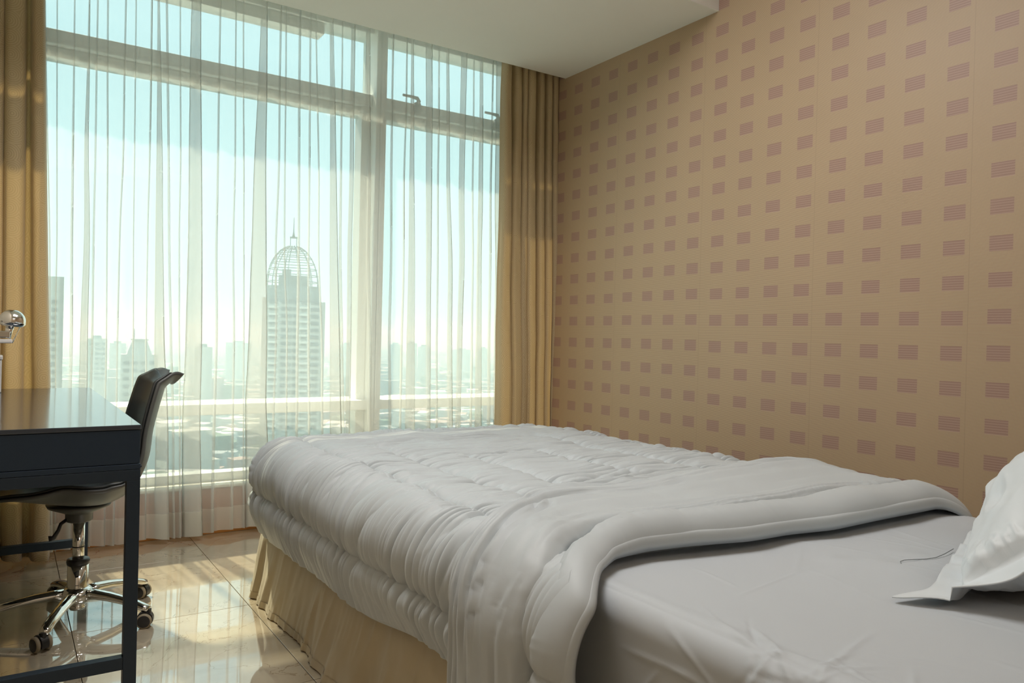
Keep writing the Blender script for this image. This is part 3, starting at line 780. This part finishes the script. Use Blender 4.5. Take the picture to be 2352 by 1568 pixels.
def closed(name, Pa, Pb, mt):
    """two skins joined round their rim"""
    nu, nv, _ = Pa.shape
    rim = [(i, 0) for i in range(nu)]+[(nu-1, j) for j in range(1, nv)]+[(i, nv-1) for i in range(nu-2, -1, -1)]+[(0, j) for j in range(nv-2, 0, -1)]
    V = np.concatenate([Pa.reshape(-1, 3), Pb.reshape(-1, 3)]); F = []
    for i in range(nu-1):
        for j in range(nv-1):
            k = i*nv+j; F.append((k, k+nv, k+nv+1, k+1)); F.append(tuple(nu*nv+x for x in (k, k+1, k+nv+1, k+nv)))
    for (i, j), (i2, j2) in zip(rim, rim[1:]+rim[:1]):
        F.append((i*nv+j, i2*nv+j2, nu*nv+i2*nv+j2, nu*nv+i*nv+j))
    me = bpy.data.meshes.new(name); me.from_pydata(V.tolist(), [], F); me.update()
    bm = bmesh.new(); bm.from_mesh(me); bmesh.ops.recalc_face_normals(bm, faces=bm.faces); bm.to_mesh(me); bm.free()
    return link(name, me, mt, None, True)
rel(closed('pillowcase', PILLOW_QB, PILLOW_QF, M_PILLOW), pil_o)
sh = cp(closed('shell', shell(.002), shell(-.007), M_SHELL))
ipad = slice(4, None)
n_p = len(cpts)-12
pt_ = np.clip(np.minimum(np.arange(n_p)/5, (n_p-1-np.arange(n_p))/9), 0, 1)[:, None, None]**.5
pb = shell(.0028, .965)[4:4+n_p]; pa = pb+(shell(.012, .965)[4:4+n_p]-pb)*pt_+(shell(.0031, .965)[4:4+n_p]-pb)*(1-pt_)
cp(closed('seat_pad', pa, pb, M_PAD))
cp(lathe('seat_mount', [(.001, .402), (.10, .402), (.095, .392), (.055, .375), (.042, .368), (.042, .345), (.036, .340), (.001, .340)][::-1], M_SHELL, None, 40, (.0, 0, 0)))
cp(lathe('gas_post', [(.001, .338), (.0185, .338), (.0185, .15), (.001, .15)][::-1], M_CHROME, None, 32))
cp(lathe('post_ring', [(.0194, .252), (.0194, .256)], M_BLACK, None, 32))
cp(lathe('collar', [(.020, .192), (.034, .194), (.036, .204), (.034, .212), (.020, .213)], M_BLACK, None, 36))
cp(lathe('sleeve', [(.001, .196), (.0325, .196), (.0325, .105), (.030, .085), (.001, .085)][::-1], M_CHROME, None, 40))
lv = cp(tube('lever', [(-.036, -.01, .352), (-.055, -.02, .340), (-.062, -.03, .322), (-.075, -.035, .300), (-.090, -.035, .298)], [.006, .006, .006, .008, .010], M_BLACK, None, 12))
cp(lathe('hub', [(.001, .118), (.036, .116), (.052, .100), (.050, .074), (.030, .060), (.001, .058)][::-1], M_CHROME, None, 40))
cp(lathe('hub_cap', [(.001, .060), (.024, .058), (.026, .046), (.022, .040), (.001, .039)][::-1], M_CHROME, None, 28))
base_az = math.atan2(2.72-CY, .105-CX)
proto = None
for k in range(5):
    az = base_az+k*2*PI/5
    ca, sa = math.cos(az), math.sin(az)
    if proto is None:
        prof_a = [(.030, .092), (.07, .094), (.12, .090), (.17, .082), (.22, .072), (.25, .062), (.266, .058)]
        bm = bmesh.new(); tube_bm(bm, [(r_, 0, z_) for r_, z_ in prof_a], [.026, .0215, .020, .0185, .0175, .0165, .014], 16, .78)
        me_leg = bpy.data.meshes.new('base_leg'); bm.to_mesh(me_leg); bm.free(); me_leg.materials.append(M_CHROME); me_leg.shade_smooth()
        # caster: hooded twin wheel
        bm = bmesh.new()
        lathe_bm(bm, [(.001, .060), (.008, .060), (.008, .040), (.001, .040)][::-1], 16)
        seg_ = 20
        hood = []
        for sy_ in (-.011, .011):
            ring = [bm.verts.new((-.012+.0265*math.cos(t_), sy_, .0265+.0265*math.sin(t_))) for t_ in np.linspace(-.5, PI+.35, seg_)]
            hood.append(ring)
        for i in range(seg_-1): bm.faces.new((hood[0][i], hood[0][i+1], hood[1][i+1], hood[1][i]))
        bm.faces.new(hood[0][::-1]); bm.faces.new(hood[1])
        me_c = bpy.data.meshes.new('caster'); bm.to_mesh(me_c); bm.free(); me_c.materials.append(M_BLACK)
        bm = bmesh.new(); lathe_bm(bm, [(.001, -.0065), (.020, -.0065), (.0245, -.004), (.0245, .004), (.020, .0065), (.001, .0065)], 28, (0, 0, 0), (0, 1, 0))
        me_w = bpy.data.meshes.new('wheel'); bm.to_mesh(me_w); bm.free(); me_w.materials.append(M_RUBBER); me_w.materials.append(M_BLACK); me_w.shade_smooth()
        for p_ in me_w.polygons:
            c_ = p_.center; p_.material_index = 1 if math.hypot(c_.x, c_.z) < .019 else 0
        proto = 1
    lg = link('base_leg', me_leg, None, chair); lg.rotation_euler = (0, 0, az)
    cs = link('caster', me_c, None, chair); cs.location = (ca*.266, sa*.266, 0); cs.rotation_euler = (0, 0, az+(0.9, .4, -1.2, 2.0, .2)[k])
    for sy_ in (-.0185, .0185):
        w_ = link('wheel', me_w, None, cs); w_.location = (-.012, sy_, .0247)

# ================================================================ THE CITY OUTSIDE
GZ = -92.0
def outmat(name, col, rough=.8): return mat(name, col, rough)
M_G = mat('city_ground', (.13, .20, .19), .9, noise=(.02, .35))
g = struct(box('ground', (-2500, 30, GZ-2), (6500, 7500, GZ), M_G), 'hazy city ground far below the window')
def dirp(az_deg, dist): a_ = math.radians(az_deg); return dist*math.sin(a_), dist*math.cos(a_)
CM = [outmat('block_pale', (.42, .43, .40)), outmat('block_grey', (.22, .26, .27)), outmat('roof_red', (.28, .20, .17)), outmat('roof_white', (.85, .85, .82)), outmat('trees', (.07, .13, .08))]
rr = random.Random(12)
V, F, MI = [], [], []
def addbox(cx, cy, w, d, h, rot, mi_, z0=GZ):
    ca, sa = math.cos(rot), math.sin(rot); b0 = len(V)
    for zc in (z0, z0+h):
        for ax, ay in ((-1, -1), (1, -1), (1, 1), (-1, 1)):
            x_, y_ = ax*w/2, ay*d/2; V.append((cx+x_*ca-y_*sa, cy+x_*sa+y_*ca, zc))
    for f_ in ((4, 5, 6, 7), (0, 1, 5, 4), (1, 2, 6, 5), (2, 3, 7, 6), (3, 0, 4, 7)):
        F.append(tuple(b0+i for i in f_)); MI.append(mi_)
NAMED = [(17.45, 480, 30), (2.45, 330, 22), (7.6, 560, 24), (5.1, 900, 24), (6.3, 1300, 26), (11.6, 800, 24), (13.9, 1500, 40), (21.4, 1700, 30), (23.2, 1100, 26), (24.9, 1500, 30), (26.1, 1350, 26), (27.0, 1500, 30), (29.8, 1900, 42), (31.4, 1600, 28), (24.6, 620, 52), (29.4, 640, 54), (19.7, 560, 36)]
NAMED = [(*dirp(a_, d_), r_) for a_, d_, r_ in NAMED]
for k in range(9000):
    u_ = rr.random(); dist = 170+4200*u_**1.7; az = rr.uniform(-25, 62)
    x_, y_ = dirp(az, dist)
    if any(math.hypot(x_-nx_, y_-ny_-8) < nr_+18*(1+dist/3000) for nx_, ny_, nr_ in NAMED): continue
    w_ = rr.uniform(7, 22)*(1+dist/3000); d_ = rr.uniform(7, 20)*(1+dist/3000); h_ = rr.uniform(4, 13)+(rr.random() < .06)*rr.uniform(5, 25)
    addbox(x_, y_, w_, d_, h_, rr.choice([.2, .2, -.5, .9])+rr.uniform(-.1, .1), rr.choices([0, 1, 2, 3, 4], [28, 26, 16, 9, 21])[0])
me = bpy.data.meshes.new('low_city_buildings'); me.from_pydata(V, [], F); me.polygons.foreach_set('material_index', MI)
for m_ in CM: me.materials.append(m_)
me.update(); o = link('low_city_buildings', me)
tag(o, 'low rise houses and blocks spreading to the hazy horizon', 'buildings', kind='stuff')

M_TB = outmat('tower_concrete', (.40, .43, .40)); M_TW = outmat('tower_window', (.05, .09, .11), .3); M_TD = outmat('tower_dark', (.17, .22, .22)); M_TS = outmat('steel_frame', (.16, .20, .19))
def windows_on(parent, me_w, x0, x1, nx_, z0, z1, nz_, y):
    for i in range(nx_):
        for j in range(nz_):
            w = link('window', me_w, None, parent); w.location = (x0+(x1-x0)*(i+.5)/nx_, y, z0+(z1-z0)*(j+.5)/nz_)
def boxmesh(name, w, d, h, mt):
    bm = bmesh.new(); box_bm(bm, (-w/2, -d/2, -h/2), (w/2, d/2, h/2)); me = bpy.data.meshes.new(name); bm.to_mesh(me); bm.free(); me.materials.append(mt); return me
# domed tower
TD_ = 480; tx, ty = dirp(17.45, TD_)
tw = thing('domed_tower', 'tall apartment tower topped by an open steel dome and spire', 'tower', (tx, ty, GZ), -math.radians(17.45)-.0)
def tp(o): o.parent = tw; return o
H0 = 1+.0575*TD_-GZ                      # roof height above ground
HW = 17.0
tp(box('tower_body', (-13.5, -10, 0), (16.8, 16, H0-9.5), M_TB))
tp(box('tower_body', (-HW, -4, 0), (-13.4, 14, H0-7), M_TB))
tp(box('tower_body', (15, -6, 0), (19.2, 14, H0-9), M_TB))
tp(box('crown_block', (-14.5, -9, H0-9.5), (15.5, 15, H0), M_TD))
tp(box('plant_room', (-8, -4, H0), (9, 8, H0+6.5), M_TD)); tp(box('plant_room', (-6, -4.5, H0+6.5), (-1, 2, H0+10), M_TD))
sl = boxmesh('balcony', 5.2, 2.2, 1.3, outmat('balcony_pale', (.62, .64, .58)))
for z_ in np.arange(34, H0-11, 4.1):
    for xc in (-10.4, 6.8):
        o = link('balcony', sl, None, tw); o.location = (xc, -10.8, z_)
wm = boxmesh('window', 2.6, .6, 2.1, M_TW); wm2 = boxmesh('window', 4.6, .6, 2.2, M_TW)
nz_ = int((H0-11-34)/4.1)+1; z0_, z1_ = 34+1.1, 34+1.1+4.1*nz_
windows_on(tw, wm2, -12.9, -7.9, 1, z0_, z1_, nz_, -10.1); windows_on(tw, wm, -6.2, 3.6, 3, z0_, z1_, nz_, -10.1)
windows_on(tw, wm, 4.4, 9.2, 1, z0_, z1_, nz_, -10.1); windows_on(tw, wm2, 10.2, 16.0, 1, z0_, z1_, nz_, -10.1)
dome_r, dome_h = 15.5, 25.0
def dome_pt(a_, e_): return Vector((dome_r*math.cos(e_)*math.cos(a_), 3+dome_r*.8*math.cos(e_)*math.sin(a_), H0+dome_h*math.sin(e_)))
for k in range(12):
    a_ = 2*PI*k/12+.2
    tp(tube('dome_rib', [dome_pt(a_, e_) for e_ in np.linspace(0, 1.42, 9)], .30, M_TS, None, 5))
for e_ in np.linspace(.12, 1.25, 8):
    bm = bmesh.new(); tube_bm(bm, [dome_pt(a_, e_) for a_ in np.linspace(0, 2*PI, 25)], .26, 5); tp(bm_obj('dome_hoop', bm, M_TS))
zt = H0+dome_h
bm = bmesh.new()
for ax, ay in ((-1.8, 1.2), (1.8, 1.2), (-1.8, 4.8), (1.8, 4.8)): tube_bm(bm, [(ax, ay, zt-1), (ax, ay, zt+5)], .22, 5)
box_bm(bm, (-2.2, .8, zt+4.6), (2.2, 5.2, zt+5.2)); tp(bm_obj('lantern', bm, M_TS))
tp(tube('spire', [(0, 3, zt+5), (0, 3, zt+8), (0, 3, zt+17)], [1.1, .4, .2], M_TS, None, 6))
# slab tower at the left
lx, ly = dirp(2.45, 330)
ls = thing('slab_tower', 'tall narrow office tower beside the left curtain', 'tower', (lx, ly, GZ), -math.radians(2.5))
HL = 1+.0565*330-GZ
box('tower_body', (-6, 0, 0), (3.9, 18, HL), M_TB, ls)
box('corner_fin', (2.6, -.5, 0), (3.9, 0, HL), M_TD, ls)
wl = boxmesh('window', 1.7, .5, 1.5, M_TW)
windows_on(ls, wl, -5.4, 2.2, 3, 46, HL-8, 20, -.15)
# distant named blocks
def block(az, dist, w, tan_top, label, name='office_block', crown=0, d=16, win=0, mt=None, group=None):
    x_, y_ = dirp(az, dist); hgt = 1+tan_top*dist-GZ
    b_ = thing(name, label, 'building', (x_, y_, GZ), -math.radians(az), group)
    box('block_body', (-w/2, 0, 0), (w/2, d, hgt), mt or M_TB, b_)
    if crown == 1:
        bm = bmesh.new(); z0, z1 = hgt, hgt+w*.42
        q_ = [bm.verts.new(p) for p in ((-w*.34, 1, z0), (w*.34, 1, z0), (w*.34, d-1, z0), (-w*.34, d-1, z0), (-w*.2, 3, z1), (w*.2, 3, z1), (w*.2, d-3, z1), (-w*.2, d-3, z1))]
        for f_ in ((4, 5, 6, 7), (0, 1, 5, 4), (1, 2, 6, 5), (2, 3, 7, 6), (3, 0, 4, 7)): bm.faces.new([q_[i] for i in f_])
        bm_obj('crown', bm, M_TB, b_); box('cornice', (-w*.24, 2, z1), (w*.24, d-2, z1+1), M_TB, b_)
        tube('antenna', [(-w*.15, d/2, z1), (-w*.15, d/2, z1+w*.35)], .3, M_TS, b_, 5)
    else:
        box('roof_block', (-w*.25, 2, hgt), (w*.2, d-2, hgt+3), M_TD, b_)
    if win:
        wmx = boxmesh('window', w/win*.55, .5, 2.2, M_TW)
        windows_on(b_, wmx, -w/2+1, w/2-1, win, hgt-44, hgt-3, 8, -.15)
    return b_
block(7.6, 560, 22, -.030, 'block with a tapered crown and antenna left of centre', crown=1, win=4)
block(5.1, 900, 18, -.012, 'hazy grey block left of the crowned block', win=3)
block(6.3, 1300, 22, -.017, 'small faint block between two larger left blocks')
block(11.6, 800, 16, -.020, 'slim hazy block seen beside the wide sheer fold')
block(13.9, 1500, 45, -.014, 'long faint block left of the domed tower')
block(21.4, 1700, 30, -.013, 'faint block just right of the domed tower')
block(23.2, 1100, 20, -.012, 'paler tall block beside the window mullion, on its left')
block(24.9, 1500, 26, -.012, 'hazy block right of the mullion')
block(26.1, 1350, 18, -.010, 'narrow taller hazy block right of the mullion')
block(27.0, 1500, 24, -.014, 'square hazy block in the middle of the right bay')
block(29.8, 1900, 46, -.017, 'wide distant block in the right bay')
block(31.4, 1600, 22, -.015, 'hazy block beside the right curtain')
def shed(az, dist, w, d, label):
    x_, y_ = dirp(az, dist); b_ = thing('warehouse', label, 'building', (x_, y_, GZ), -math.radians(az)+.15)
    box('block_body', (-w/2, 0, 0), (w/2, d, 6), M_TB, b_); box('roof', (-w/2-1, -1, 6), (w/2+1, d+1, 6.8), CM[3], b_)
shed(24.6, 620, 18, 40, 'white roofed warehouse beyond the right side of the mullion')
shed(29.4, 640, 20, 42, 'white roofed warehouse seen low in the right bay')
shed(19.7, 560, 12, 26, 'small white roofed shed at the foot of the domed tower')

# city haze: a real volume of hazy air outside
hv = bpy.data.materials.new('city_haze'); hv.use_nodes = True; _n = hv.node_tree.nodes; _n.remove(_n['Principled BSDF'])
vs = _n.new('ShaderNodeVolumeScatter'); vs.inputs['Color'].default_value = (.40, .64, .74, 1); vs.inputs['Density'].default_value = .0009; vs.inputs['Anisotropy'].default_value = .25
hv.node_tree.links.new(vs.outputs[0], _n['Material Output'].inputs['Volume'])
hz = struct(box('haze', (-2600, 60, GZ+.5), (6600, 7600, 40), hv), 'hazy city air')
SC.cycles.volume_step_rate = 1
